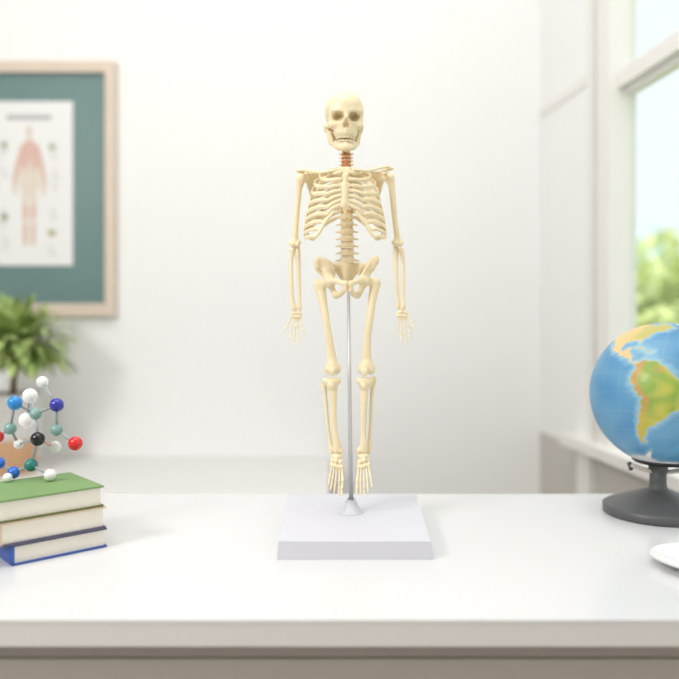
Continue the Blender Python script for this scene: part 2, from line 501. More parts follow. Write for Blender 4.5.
B.cap(q(346, 5, 146), q(346.2, 8, 169), 4.0, 4.0, 0)
nk = bone('neck_core', B, spine, 0.5, M['neckdisc']); nk['label'] = 'orange flexible neck core'

# ---- rib cage
B = Bone()
B.tri(q(340.8, -22, 168.5), q(349.6, -22, 168.5), q(345.3, -24, 181), 1.7, 1)
B.chain([q(345.2, -24, 176), q(345.0, -25, 190), q(344.8, -25, 204)], [2.4, 2.6, 3.0], 1.5)
B.tri(q(341.8, -25, 184), q(348.4, -25, 184), q(344.8, -25, 207), 1.5, 1.5)
B.tri(q(341.5, -25, 206), q(348.3, -25, 206), q(345, -25, 184), 1.5, 1.5)
B.chain([q(344.8, -25, 205), q(345.2, -23.5, 215)], [2.2, 1.1], 1)
bone('sternum', B, SK, 0.5)
#       w   y_lat  ant  y_ant  y_st   y_post
RIB = [(17, 171.0, 9.5, 173.2, 172.0, 169.5),
       (25.5, 176, 14, 180.2, 179.0, 172),
       (30.5, 184, 16, 187.0, 185.0, 175),
       (33.0, 193, 17, 193.6, 190.0, 178),
       (35.0, 203, 17, 200.0, 195.0, 183),
       (37.0, 211.5, 17, 207.0, 199.8, 188),
       (38.8, 219.5, 18, 214.0, 204.0, 193),
       (40.2, 227, 22, 222.0, 212.0, 198),
       (40.8, 233, 26, 229.5, None, 203.5),
       (40.6, 237, 29.5, 236.5, None, 208.5),
       (38.0, 236, None, None, None, 213),
       (27.0, 234, None, None, None, 218)]
for s in (-1, 1):
    cx = 345.0
    for i, (w, yl, an, ya, ys, yp) in enumerate(RIB):
        sx = spine_x(yp); sd = spine_dy(yp)
        pts = [q(sx + s * 5, sd + 3, yp), q(sx + s * 9, sd + 7, yp - .6),
               q(cx + s * w * .70, sd + 4, yp + (yl - yp) * .35), q(cx + s * w * .95, 10, yp + (yl - yp) * .72)]
        if an is not None:
            pts += [q(cx + s * w, -2, yl), q(cx + s * (w * .84 + an * .16), -13, yl + (ya - yl) * .55 + .6), q(cx + s * (w * .42 + an * .58), -20, ya - .2), q(cx + s * an, -22.5, ya)]
        elif i == 10:
            pts += [q(cx + s * w, 2, yl - 5), q(cx + s * (w - 3), -8, yl + 2), q(cx + s * (w - 8), -13, yl + 3)]
        else:
            pts += [q(cx + s * w, 14, yl), ]
        path = catmull(pts, 44)
        n = len(path); tt = np.linspace(0, 1, n)
        hgt = 1.35 + .35 * np.sin(tt * PI) + (.75 if i in range(1, 8) else .2) * tt
        thk = np.full(n, 1.0)
        hgt[-1] *= .75; thk[-1] *= .7
        V, Fc = sweep(path, thk, hgt, seg=12)
        rib = np_obj('rib', mm2w(V), Fc, M['bone'], SK)
        if ys is not None:
            e0 = path[-3]
            pc = [e0, q(cx + s * an, -22.5, ya), q(cx + s * (an * .6 + 2), -24.5, ya + (ys - ya) * .55), q(cx + s * 3.2, -25, ys)]
            if i >= 7:
                pc = [e0, q(cx + s * an, -22.5, ya), q(cx + s * (an * .74), -24.0, ya - 4.6), q(cx + s * 10.5, -24.6, 211.0)]
        elif i in (8, 9):
            tgt = (17.0, 218.0) if i == 8 else (22.0, 226.0)
            pc = [path[-3], q(cx + s * an, -22.5, ya), q(cx + s * (an - 3.0), -23.5, ya - 3.0), q(cx + s * tgt[0], -24, tgt[1])]
        else:
            pc = None
        if pc is not None:
            cpth = catmull(pc, 20)
            V, Fc = sweep(cpth, 1.1, np.linspace(2.0, 1.75, 20), seg=12)
            np_obj('costal_cartilage', mm2w(V), Fc, M['bone'], rib)

# ---- shoulders
for s, clav, scap in ((-1, [(341.5, -20, 169.5), (333, -22, 170.6), (320, -14, 172.5), (308, 0, 170.6), (300.5, 6, 170.2)],
                       dict(a=(320, 24, 172), b=(305.5, 13, 175.5), c=(312.5, 27, 199), ac=(299.5, 8, 171.0), gl=(305.5, 8, 178))),
                      (1, [(349.5, -20, 169.5), (357, -22, 170.0), (369, -14, 170.8), (381, 0, 167.6), (389.5, 6, 167.0)],
                       dict(a=(370, 24, 171), b=(384.0, 13, 174), c=(378.0, 27, 198), ac=(390.5, 8, 168.5), gl=(384.5, 8, 177)))):
    pth = catmull([q(*p) for p in clav], 24)
    r = np.interp(np.linspace(0, 1, 24), [0, .12, .5, .9, 1], [2.3, 1.7, 1.35, 1.6, 1.3])
    V, Fc = sweep(pth, r, r * .92, seg=14)
    np_obj('clavicle', mm2w(V), Fc, M['bone'], SK)
    B = Bone()
    B.tri(q(*scap['a']), q(*scap['b']), q(*scap['c']), 1.0, 1)
    B.cap(q(*scap['b']), q(*scap['c']), 1.5, 1.3, 1.5)
    B.cap(q(scap['a'][0], 27, 176), q(*scap['ac']), 1.1, 1.8, 1.5)
    B.ell(q(*scap['ac']), (3.6, 3.2, 1.5), 1.5)
    B.ell(q(*scap['gl']), (2.0, 3.4, 4.2), 2)
    B.cap(q(scap['gl'][0], 8, 173.5), q(scap['gl'][0] + s * -1.0, -2, 174), 1.5, 1.4, 1.5)
    bone('scapula', B, SK, 0.5)

# ---- arms
def arm(hum, epi, rad, uln):
    B = Bone()
    B.ell(q(*hum[0]), (5.0, 5.2, 5.2), 0)
    B.chain([q(*p[:3]) for p in hum[1:]], [p[3] for p in hum[1:]], 3)
    B.cap(q(*epi[0]), q(*epi[1]), 2.9, 2.7, 3)
    B.ell(q((epi[0][0] + epi[1][0]) / 2 - 2, 5, epi[0][2] + 1.5), (2.8, 3.4, 3.1), 1)
    B.ell(q((epi[0][0] + epi[1][0]) / 2 + 2.4, 5, epi[0][2] + 1.5), (2.6, 3.2, 3.0), 1)
    bone('humerus', B, SK)
    for nm, c in (('radius', rad), ('ulna', uln)):
        B = Bone(); B.chain([q(*p[:3]) for p in c], [p[3] for p in c], 2)
        bone(nm, B, SK, .5)
arm([(301.8, 8, 178), (300.5, 8, 180, 4.4), (298.9, 8, 190, 3.3), (297.6, 8, 204, 2.9), (296.0, 7, 224, 2.75), (295.0, 7, 236, 3.1), (295.0, 7, 240, 3.3)],
    [(291.3, 7, 243), (298.6, 7, 242.5)],
    [(292.0, 5, 250.5, 2.9), (291.9, 5, 254, 2.3), (291.3, 5, 262, 1.9), (291.3, 4, 280, 2.0), (292.2, 3, 300, 2.1), (293.6, 3, 307, 3.0), (294.4, 3, 309.5, 2.6)],
    [(297.4, 10, 246, 2.6), (297.4, 7, 252, 3.1), (298.2, 6, 262, 2.4), (298.9, 5, 280, 2.0), (299.6, 4, 300, 1.7), (299.8, 4, 307, 2.1), (299.9, 4, 309.5, 1.3)])
arm([(388.4, 8, 177.5), (390.2, 8, 179, 4.4), (392.0, 8, 190, 3.3), (393.4, 8, 204, 2.95), (395.4, 7, 224, 2.75), (397.2, 7, 236, 3.1), (397.6, 7, 240, 3.3)],
    [(394.5, 7, 242.5), (401.3, 7, 243)],
    [(401.4, 5, 250.5, 2.9), (402.0, 5, 254, 2.3), (403.2, 5, 262, 1.9), (403.3, 4, 280, 1.9), (403.2, 3, 300, 2.0), (403.0, 3, 306, 2.8), (402.4, 3, 308.5, 2.5)],
    [(395.8, 10, 246, 2.6), (395.8, 7, 252, 3.1), (395.9, 6, 262, 2.3), (396.5, 5, 280, 1.9), (397.8, 4, 300, 1.6), (398.4, 4, 306, 2.0), (398.4, 4, 308.5, 1.3)])

def hand(wrist, mcs, tips, side):
    B = Bone()
    wx, wd, wy = wrist
    for ox, oy, r in ((-3.6, 1.0, 1.9), (-.9, .2, 2.1), (1.9, .6, 2.0), (4.0, 1.6, 1.6), (-4.4, 4.2, 1.8), (-1.9, 4.4, 2.0), (.8, 4.2, 2.0), (3.2, 4.8, 1.9)):
        B.ell(q(wx + ox, wd, wy + oy), (r, r * 1.1, r * 1.1), 1.1)
    hd = bone('hand_bones', B, SK, .42)
    for (mx, my), (bx, by), (tx, ty), nseg in zip(mcs[0], mcs[1], tips, mcs[2]):
        B = Bone()
        P = [(bx, by), (mx, my)]
        fr = [.44, .75, 1.0] if nseg == 3 else [.55, 1.0]
        P += [(mx + (tx - mx) * f, my + (ty - my) * f) for f in fr]
        for j in range(len(P) - 1):
            (x0, y0), (x1, y1) = P[j], P[j + 1]
            d0 = wd - 1.0 * j - .6; d1 = wd - 1.0 * (j + 1) - .6
            last = j == len(P) - 2
            a, b = q(x0, d0, y0), q(x1, d1, y1)
            e = (b - a); 
            a2, b2 = a + e * .08, b - e * .06
            B.cap(a2, b2, .72 - .05 * j, .66 - .06 * j, .4)
            B.ell(a2, 1.12 - .08 * j, .5); B.ell(b2, (1.08 - .08 * j) if not last else .7, .5)
        bone('finger', B, hd, .3)
hand((296.6, 3, 312.3),
     ([(288.3, 322.5), (291.7, 326.0), (295.0, 327.3), (298.3, 326.8), (301.6, 324.6)],
      [(291.6, 317.6), (293.6, 318.5), (295.8, 318.8), (298.0, 318.6), (300.0, 318.0)], [2, 3, 3, 3, 3]),
     [(283.8, 331.6), (289.6, 341.8), (294.4, 345.0), (299.6, 343.2), (305.2, 336.6)], -1)
hand((402.4, 3, 311.6),
     ([(398.7, 324.2), (401.6, 326.8), (404.8, 327.2), (408.0, 325.6), (411.6, 321.6)],
      [(399.8, 317.5), (401.6, 318.2), (403.8, 318.4), (405.8, 318.0), (407.6, 316.8)], [3, 3, 3, 3, 2]),
     [(395.8, 336.2), (400.2, 343.2), (405.2, 345.0), (410.2, 341.4), (415.4, 331.6)], 1)

# ---- pelvis
B = Bone()
B.chain([q(346.5, 10, 265), q(346.8, 14, 274), q(347, 20, 283), q(347.2, 17, 289)], [5.5, 5.0, 3.2, 1.6], 3)
B.tri(q(333.5, 13, 265), q(360.5, 13, 265), q(347, 19, 284), 2.6, 2)
for yy in (270, 275.5, 280.5):
    for s in (-1, 1): B.cut(q(346.8 + s * (6.5 - (yy - 270) * .2), 9, yy), (1.0, 3.5, .9), .6)
bone('sacrum', B, SK, .55)
B = Bone()       # viewer's left hip bone
R = axes((0.72, .25, -.62), (0.25, .95, 0.2))
B.ell(q(324.5, 5, 267.5), (12.4, 2.6, 9.2), 0, R)
B.cap(q(318, 2, 259.5), q(331, 13, 264), 2.2, 2.4, 3)
B.cap(q(316.6, 2, 262), q(317.2, 1, 268), 1.9, 1.7, 3)
B.cap(q(326, 5, 272), q(329.5, 4, 280), 4.2, 5.0, 4)
B.ell(q(329.6, 3, 281.5), (6.4, 6.5, 6.6), 3)
B.chain([q(331, -1, 280.5), q(337.5, -8, 281.5), q(345.6, -12, 284.0)], [3.2, 2.5, 2.9], 2)
B.cap(q(345.7, -12, 283), q(345.7, -11.5, 290), 2.3, 2.0, 2)
B.chain([q(330.5, 5, 284.5), q(333.0, 7, 291), q(336.4, 6, 294.8)], [3.4, 3.0, 3.7], 2)
B.chain([q(336.6, 5, 295.0), q(341.0, -3, 293.6), q(345.2, -11, 289)], [3.2, 2.6, 2.4], 2)
B.cap(q(331, 13, 268), q(333.5, 14, 274), 3.0, 2.2, 3)
bone('hip_bone', B, SK, .55)
B = Bone()       # viewer's right hip bone
R = axes((0.60, .10, .79), (-0.75, .45, 0.5))
B.ell(q(369.6, 4, 268.0), (14.0, 3.0, 7.0), 0, R)
B.cap(q(375.8, 0, 258.6), q(372, 10, 259.6), 2.7, 2.4, 3)
B.cap(q(376.8, -1, 261.0), q(372.5, 2, 269), 2.3, 2.4, 3)
B.cap(q(361, 12, 266), q(359.5, 14, 273), 2.6, 2.2, 3)
B.cap(q(372, 8, 262), q(361.5, 12, 268), 2.0, 2.2, 4)
B.cap(q(367, 5, 272), q(364.5, 4, 280), 3.6, 4.6, 4)
B.ell(q(364.0, 3, 281.0), (6.0, 6.3, 6.2), 3)
B.chain([q(362.5, -1, 280.5), q(357, -8, 281.5), q(350.8, -12, 284.0)], [3.2, 2.5, 2.9], 2)
B.cap(q(350.6, -12, 283), q(350.6, -11.5, 290), 2.3, 2.0, 2)
B.chain([q(362.5, 5, 284.5), q(360.5, 7, 291), q(357.4, 6, 294.8)], [3.4, 3.0, 3.7], 2)
B.chain([q(357.2, 5, 295.0), q(353.2, -3, 293.8), q(350.8, -11, 289)], [3.2, 2.6, 2.4], 2)
bone('hip_bone', B, SK, .55)
B = Bone()
B.ell(q(348.2, -12, 286.4), (1.2, 1.8, 3.6), 0)
bone('pubic_joint', B, SK, .4, M['disc'])

# ---- legs
def leg(fem, troch, cond, pat, tib, plate, mal, fib):
    B = Bone()
    B.ell(q(*fem[0]), 5.4, 0)
    B.cap(q(*fem[0]), q(*troch), 3.0, 3.6, 3)
    B.ell(q(*troch), (4.3, 4.6, 5.2), 3)
    B.chain([q(*p[:3]) for p in fem[1:]], [p[3] for p in fem[1:]], 4)
    for c, r in cond: B.ell(q(*c), r, 3)
    bone('femur', B, SK, .6)
    B = Bone(); B.ell(q(*pat), (3.9, 2.3, 4.2), 0); B.ell(q(pat[0], pat[1], pat[2] + 2.5), (2.2, 1.6, 3), 1.5)
    bone('patella', B, SK, .45)
    B = Bone()
    for c, r in plate: B.ell(q(*c), r, 3)
    B.chain([q(*p[:3]) for p in tib], [p[3] for p in tib], 3.5)
    B.ell(q(*mal), (2.1, 2.4, 3.0), 2)
    B.plane(q(plate[0][0][0], 0, 377.9), (0, 0, 1), 1.0)
    bone('tibia', B, SK, .6)
    B = Bone(); B.chain([q(*p[:3]) for p in fib], [p[3] for p in fib], 2)
    bone('fibula', B, SK, .5)
leg([(328.5, 2, 281.5), (319.6, 7, 285, 4.6), (321.2, 6, 292, 4.9), (323.0, 3, 302, 4.1), (325.8, 0, 318, 3.6), (328.8, 0, 336, 3.7), (331.0, 1, 350, 4.1), (332.0, 2, 360, 5.0)],
    (318.6, 7, 284.6),
    [((328.6, 4, 368.8), (4.6, 7.5, 5.8)), ((336.4, 4, 368.8), (4.6, 7.5, 5.8)), ((332.4, 1, 366), (5.5, 6, 6))],
    (332.2, -7.5, 370.5),
    [(332.0, 2, 384, 6.0), (333.2, 1, 390, 4.4), (333.4, 0, 400, 3.5), (333.6, 0, 415, 3.0), (335.0, 1, 432, 2.8), (336.6, 2, 443, 3.7), (337.0, 3, 449, 4.6)],
    [((327.5, 3, 380.6), (5.6, 7.0, 4.2)), ((335.8, 3, 380.6), (5.4, 7.0, 4.2)), ((331.7, -4, 385), (3.2, 3.0, 4))],
    (341.2, 2, 451.0),
    [(324.4, 8, 383.5, 2.4), (324.2, 8, 387, 2.8), (325.0, 7, 393, 1.9), (326.3, 6, 405, 1.7), (327.8, 6, 425, 1.7), (330.0, 6, 440, 1.9), (331.4, 5, 449, 2.6), (331.6, 5, 453, 1.8)])
leg([(365.6, 2, 280.5), (376.0, 7, 284, 4.2), (374.0, 6, 291, 4.8), (372.0, 3, 302, 4.2), (370.0, 0, 318, 3.8), (367.6, 0, 336, 3.9), (366.8, 1, 350, 4.3), (366.8, 2, 360, 5.2)],
    (375.4, 7, 283.4),
    [((362.6, 4, 368.8), (4.8, 7.5, 5.8)), ((370.8, 4, 368.8), (4.7, 7.5, 5.8)), ((366.8, 1, 366), (5.8, 6, 6))],
    (364.6, -7.5, 371.5),
    [(364.8, 2, 384, 6.2), (364.4, 1, 390, 4.4), (364.2, 0, 400, 3.6), (363.8, 0, 415, 3.0), (363.4, 1, 432, 2.7), (363.6, 2, 443, 3.8), (363.4, 3, 449, 4.6)],
    [((361.8, 3, 380.6), (5.6, 7.0, 4.2)), ((369.4, 3, 380.6), (5.4, 7.0, 4.2)), ((364.2, -4, 385), (3.2, 3.0, 4))],
    (358.8, 2, 450.6),
    [(374.0, 6, 378.8, 2.6), (373.6, 7, 382, 2.7), (372.2, 7, 390, 1.9), (371.4, 6, 405, 1.8), (370.6, 6, 425, 1.7), (369.8, 6, 440, 1.9), (369.4, 5, 448, 2.5), (369.2, 5, 452.5, 1.8)])

def foot(ax, ay, tars, rays):
    B = Bone()
    B.ell(q(ax, 3, ay), (5.8, 6, 3.4), 0)
    B.ell(q(ax - .4, 13, ay + 6), (4.2, 6, 6), 3)
    for x, d, y, r in tars: B.ell(q(x, d, y), (r * .97, r * 1.1, r * 1.02), 1.1)
    ft = bone('foot_bones', B, SK, .48)
    for (bx, by), (mx, my), (tx, ty), n in rays:
        B = Bone()
        P = [(bx, by, -3), (mx, my, -9)]
        fr = [.5, .8, 1.0] if n == 3 else [.55, 1.0]
        P += [(mx + (tx - mx) * f, my + (ty - my) * f, -9 - 5.5 * f) for f in fr]
        big = n == 2
        for j in range(len(P) - 1):
            a, b = q(P[j][0], P[j][2], P[j][1]), q(P[j + 1][0], P[j + 1][2], P[j + 1][1])
            e = b - a; a2, b2 = a + e * .07, b - e * .06
            r = (1.15 if big else .82) - .06 * j
            B.cap(a2, b2, r, r * .92, .4)
            B.ell(a2, r * 1.5, .6); B.ell(b2, r * (1.45 if j < len(P) - 2 else 1.0), .6)
        bone('toe', B, ft, .32)
foot(336.8, 456.2,
     [(332.6, 1, 460.0, 2.4), (336.2, -1.5, 460.2, 2.7), (340.4, -1, 462.0, 2.9), (331.4, -1.5, 464.6, 2.4), (335.0, -3, 465.6, 2.4), (338.3, -3.4, 466.8, 2.1), (341.6, -3, 466.8, 2.2)],
     [((341.8, 468.2), (342.6, 480.0), (341.2, 494.8), 2), ((339.2, 468.4), (339.2, 480.6), (338.6, 495.2), 3),
      ((336.6, 468.4), (335.6, 480.0), (334.0, 493.0), 3), ((334.0, 467.8), (332.4, 478.5), (330.6, 489.6), 3), ((331.6, 466.6), (329.8, 476.6), (328.4, 485.2), 3)])
foot(363.2, 456.0,
     [(359.8, -1, 462.0, 2.9), (363.8, -1.5, 460.2, 2.7), (367.4, 1, 460.0, 2.4), (358.7, -3, 466.8, 2.2), (361.9, -3.4, 466.8, 2.1), (365.1, -3, 465.6, 2.4), (368.4, -1.5, 464.6, 2.4)],
     [((358.6, 468.2), (357.0, 480.0), (356.4, 493.6), 2), ((361.0, 468.4), (360.4, 480.6), (360.6, 495.2), 3),
      ((363.6, 468.4), (364.0, 480.2), (364.0, 495.0), 3), ((366.2, 467.8), (367.2, 479.4), (368.0, 492.2), 3), ((368.6, 466.6), (370.6, 477.2), (372.0, 487.0), 3)])

# ================================================================== ROOM
FLZ = -0.75
WD = 1.8                                                     # back wall distance
KX, SL = 0.6743, 0.1073                                       # side wall: x = KX - SL*y
def sw(y, off=0.0):                                           # point on the side wall (off > 0 into the room)
    return KX - SL * y - off
def structure(o): o['kind'] = 'structure'; return o
structure(box('wall_back', (-2.6, WD, FLZ), (0.4812, WD + .1, 2.0), M['wall']))
structure(box('floor', (-2.6, -1.6, FLZ - .05), (1.3, WD + .1, FLZ), M['floor']))
structure(box('ceiling', (-2.6, -1.6, 2.0), (1.3, WD + .1, 2.05), M['wall']))
structure(box('wall_left', (-2.65, -1.6, FLZ), (-2.6, WD + .1, 2.0), M['wall']))
structure(box('wall_front', (-2.6, -1.65, FLZ), (1.3, -1.6, 2.0), M['wall']))
def side_prism(y0, y1, z0, z1, off0, off1):
    """slab parallel to the side wall, from off0 (room side) to off1"""
    return [(sw(y0, off0), y0, z0), (sw(y1, off0), y1, z0), (sw(y1, off1), y1, z0), (sw(y0, off1), y0, z0)], (0, 0, z1 - z0)
bm = bmesh.new()
WY0, WY1 = 0.45, 1.474                                        # window opening along y
WZ0, WZ1 = -0.052, 1.15
add_prism(bm, *side_prism(WY1, WD + .1, -0.06, 2.0, 0, -.05))
add_prism(bm, *side_prism(WY0, WY1, WZ1, 2.0, 0, -.05))
add_prism(bm, *side_prism(-1.6, WY0, -0.06, 2.0, 0, -.05))
structure(bm_obj('wall_right', bm, M['wall']))
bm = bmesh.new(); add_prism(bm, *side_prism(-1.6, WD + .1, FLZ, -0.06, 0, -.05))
structure(bm_obj('wall_right_lower', bm, M['wallshade']))
bm = bmesh.new(); add_prism(bm, *side_prism(0.40, 1.585, -0.054, -0.032, .040, -.05))
structure(bm_obj('trim_1', bm, M['trim'], bevel=.003))
bm = bmesh.new(); add_prism(bm, *side_prism(1.50, 1.56, FLZ, -0.054, .014, 0))
structure(bm_obj('trim_2', bm, M['trim'], bevel=.002))
bm = bmesh.new(); add_prism(bm, *side_prism(1.53, WD, 0.69, 0.71, .003, 0))
structure(bm_obj('trim_3', bm, M['trim'], bevel=.003))
# window: casing, jamb, transom, sashes, panes
win = bpy.data.objects.new('window_1', None); COL.objects.link(win); win.location = (sw(1.0), 1.0, 0); win['kind'] = 'structure'
bm = bmesh.new()
add_prism(bm, *side_prism(1.40, 1.447, -0.032, 1.24, .022, -.03))
add_prism(bm, *side_prism(1.474, 1.50, -0.032, 1.24, .018, 0))
add_prism(bm, *side_prism(1.447, 1.474, -0.032, 1.24, -.034, -.045))
add_prism(bm, *side_prism(0.38, 0.45, -0.032, 1.24, .022, 0))
add_prism(bm, *side_prism(0.45, 1.42, 1.15, 1.24, .022, 0))
bm_obj('casing', bm, M['trim'], win, bevel=.004)
bm = bmesh.new(); add_prism(bm, *side_prism(WY0, 1.425, 0.640, 0.668, .006, -.048))
bm_obj('transom', bm, M['trim'], win, bevel=.003)
bm = bmesh.new()
for z0, z1 in ((-0.032, 0.640), (0.668, 1.15)):
    add_prism(bm, *side_prism(1.402, 1.43, z0, z1, -.010, -.026))
    add_prism(bm, *side_prism(0.45, 0.50, z0, z1, -.010, -.026))
    add_prism(bm, *side_prism(0.50, 1.402, z0, z0 + .014, -.010, -.026))
    add_prism(bm, *side_prism(0.50, 1.402, z1 - .012, z1, -.010, -.026))
bm_obj('sash_frame', bm, M['trim'], win, bevel=.003)
for z0, z1 in ((-0.015, 0.625), (0.685, 1.135)):
    bm = bmesh.new(); add_prism(bm, *side_prism(0.495, 1.405, z0 - .005, z1 + .005, -.016, -.020))
    bm_obj('pane', bm, M['glass'], win)

# ================================================================== DESK
desk = thing('desk', 'wide white-topped desk with taupe front in the foreground', 'desk', (0, 0.71, FLZ))
DN, DR = 0.519, 0.8955
bm = bmesh.new(); add_box(bm, (-0.95, DN, -.0022), (0.545, DR, 0)); bm_obj('worktop', bm, M['top'], desk, bevel=.0008)
box('edge_slab', (-0.95, DN + .0005, -.0186), (0.545, DR - .0005, -.0022), M['edge'], desk)
box('apron', (-0.94, DN + .010, -.0300), (0.535, DN + .028, -.0186), M['taupe'], desk, bevel=.0006)
for x0, x1 in ((-0.94, -0.44), (-0.437, 0.036 + .0), (0.039, 0.535)):
    pass
box('drawer', (-0.935, DN + .0095, -.170), (0.530, DN + .028, -.0312), M['taupe'], desk, bevel=.0008)
for x0, x1 in ((-0.94, -0.92), (0.515, 0.535)):
    box('side_panel', (x0, DN + .028, FLZ), (x1, DR - .02, -.0186), M['taupe'], desk)
box('back_panel', (-0.92, DR - .04, FLZ + .25), (0.515, DR - .025, -.0186), M['taupe'], desk)

# ================================================================== SIDEBOARD behind
SBZ = -0.121
sb = thing('sideboard', 'low white sideboard against the back wall behind the desk', 'cabinet', (-.9, 1.58, FLZ))
box('cabinet_top', (-1.7, 1.36, SBZ - .02), (-0.022, WD - .002, SBZ), M['cabinet'], sb, bevel=.003)
box('cabinet_body', (-1.68, 1.38, FLZ + .002), (-0.04, WD - .004, SBZ - .02), M['cabinet'], sb, bevel=.002)
for i in range(3):
    x0 = -1.67 + i * .545
    d = box('cabinet_door', (x0, 1.362, FLZ + .06), (x0 + .535, 1.38, SBZ - .03), M['cabinet'], sb, bevel=.002)
    box('door_handle', (x0 + .25, 1.350, SBZ - .08), (x0 + .29, 1.362, SBZ - .07), M['chrome'], d)

# ================================================================== CHALKBOARD AND CHART
cb = thing('chalkboard', 'green chalkboard in a pale wood frame on the back wall', 'chalkboard', tuple(at(-80, 188, WD)))
BDW = WD - .004
tl = at(-300, 61, WD - .02); br = at(114.5, 316.0, WD - .02)
ti = at(-290, 72, WD - .02); bi = at(105.0, 303.5, WD - .02)
box('board_panel', (ti.x - .004, WD - .012, bi.z - .004), (bi.x + .004, WD - .001, ti.z + .004), M['boardgreen'], cb)
bm = bmesh.new()
add_box(bm, (tl.x, WD - .022, ti.z), (br.x, WD - .001, tl.z)); add_box(bm, (tl.x, WD - .022, br.z), (br.x, WD - .001, bi.z))
add_box(bm, (tl.x, WD - .022, bi.z), (ti.x, WD - .001, ti.z)); add_box(bm, (bi.x, WD - .022, bi.z), (br.x, WD - .001, ti.z))
bm_obj('board_frame', bm, M['lightwood'], cb, bevel=.0015)
PD = WD - .0125
def fp(px, py): 
    p = at(px, py, PD); return p
ch = thing('anatomy_chart', 'white paper anatomy chart with a red muscle figure pinned to the green board', 'poster', tuple(at(30, 183, PD)))
a, b = fp(-14, 101.5), fp(73, 265.5)
box('sheet', (a.x, PD - .0012, b.z), (b.x, PD, a.z), M['paper'], ch)
def ink(name, polys, m, lift=.0004):
    bm = bmesh.new()
    for pl in polys:
        pts = [at(x, y, PD) for x, y in pl]
        add_prism(bm, [(p.x, PD - .0012 - lift, p.z) for p in pts], (0, lift, 0))
    return bm_obj(name, bm, m, ch)
def rect(x0, y0, x1, y1): return [(x0, y0), (x1, y0), (x1, y1), (x0, y1)]
def oval(cx, cy, rx, ry, n=14): return [(cx + rx * math.cos(2 * PI * k / n), cy + ry * math.sin(2 * PI * k / n)) for k in range(n)]
ink('title_line', [rect(7 + i * 5.0, 115, 7 + i * 5.0 + 4.2, 120) for i in range(9)], M['inkgrey'])
pale = mat('pale_grey_ink', rgb(212, 212, 212), .8)
for (x0, y0, n) in ((1, 142, 4), (50, 142, 5), (1, 168, 3), (52, 170, 6), (50, 208, 4), (0, 210, 5), (2, 236, 4), (48, 246, 3)):
    nl = [rect(x0 + 1, y0, x0 + 1.5, y0 + (n - 1) * 4 + 1.3)] + [rect(x0 + 1, y0 + k * 4, x0 + 5 + (k * 37 % 5), y0 + k * 4 + 1.3) for k in range(n)]
    ink('caption_block', nl, pale)
for pl_ in (oval(52, 147, 3.4, 2.6), oval(5, 145, 2.6, 3.6), oval(5, 217, 3, 4), oval(52, 233, 4.6, 3.2)): ink('small_sketch', [pl_], M['olive'])
skp = [oval(29.5, 131, 3.4, 5.2), rect(28, 134, 31, 142),
       [(28, 140), (31, 140), (39, 148), (44, 166), (47.5, 186), (45, 196), (42, 196), (39, 172), (39, 186), (36, 196), (30, 198), (23, 196), (20, 186), (20, 172), (17, 196), (14, 196), (12, 186), (15, 166), (20, 148)],
       [(22, 196), (29, 198), (28.5, 246), (23, 246)], [(30.5, 198), (37, 196), (36, 246), (31, 246)]]
ink('body_silhouette', skp, M['skin'])
msp = [[(27, 140), (32, 140), (39, 146), (38, 166), (34, 172), (30, 158), (26, 172), (22, 166), (21, 146)],
       [(21, 146), (22, 156), (19, 172), (15, 184), (13, 183), (16, 164)], [(39, 146), (38, 156), (41, 172), (45, 184), (47, 183), (44, 164)]]
for lg in ([(23, 206), (28, 206), (28, 218), (24, 218)], [(31.5, 206), (36, 206), (35.5, 218), (31.5, 218)],
           [(24, 226), (27.5, 226), (27, 244), (25, 244)], [(32, 226), (35.5, 226), (34.5, 244), (32.5, 244)]):
    ink('leg_muscle', [lg], M['muscle'], .0007)
ink('muscle_figure', msp, M['muscle'], .0007)

# ================================================================== BOOKS
TH = math.radians(41)
tdir = Vector((math.cos(TH), math.sin(TH), 0)); fdir = Vector((-math.sin(TH), math.cos(TH), 0))
APEX = Vector((-0.2127, 0.686, 0))
BG = 'books stacked under the molecule model'
def book(label, z0, h, cov, cov_low, spine_m, right_shift, left_len, length, ct=.0016, cov_top=True, back_shift=0.0):
    A = APEX + tdir * right_shift + fdir * back_shift + Vector((0, 0, z0))
    t = thing('book', label, 'book', tuple(A - tdir * left_len * .5 + fdir * length * .5), BG)
    def slab(l0, l1, w0, w1, zz0, zz1):
        bm = bmesh.new()
        add_prism(bm, [A - tdir * l0 + fdir * w0 + Vector((0, 0, zz0)), A - tdir * l1 + fdir * w0 + Vector((0, 0, zz0)),
                       A - tdir * l1 + fdir * w1 + Vector((0, 0, zz0)), A - tdir * l0 + fdir * w1 + Vector((0, 0, zz0))], (0, 0, zz1 - zz0))
        return bm
    bm_obj('front_cover', slab(0, left_len, 0, length, h - ct, h), cov, t, bevel=.0004)
    bm_obj('back_cover', slab(0, left_len, 0, length, 0, ct), cov_low, t, bevel=.0004)
    bm_obj('pages', slab(.002, left_len - .0015, .0022, length - .002, ct, h - ct), M['pages'], t)
    # spine: slightly rounded strip
    bm = bmesh.new(); pr = []
    for k in range(9):
        a_ = PI * k / 8
        pr.append((left_len - .001 + .0035 * math.sin(a_), h / 2 - h / 2 * math.cos(a_)))
    pr.append((left_len - .0022, h)); pr.append((left_len - .0022, 0))
    base_ = [A - tdir * l + Vector((0, 0, z)) for l, z in pr]
    add_prism(bm, base_, fdir * length)
    bm_obj('spine', bm, spine_m, t)
book('thick blue hardback book at the bottom of the stack', 0.0002, .0174, M['slate'], M['blue'], M['blue'], 0.0, .0835, .092)
book('tan-spined book in the middle of the stack, above the blue one', .0178, .0196, M['tan'], M['slate'], M['tan'], -.001, .0925, .088)
book('green-covered book on top of the stack, under the molecule model', .0376, .0190, M['green'], M['olivecover'], M['green'], -.003, .110, .080)
GT = .0566

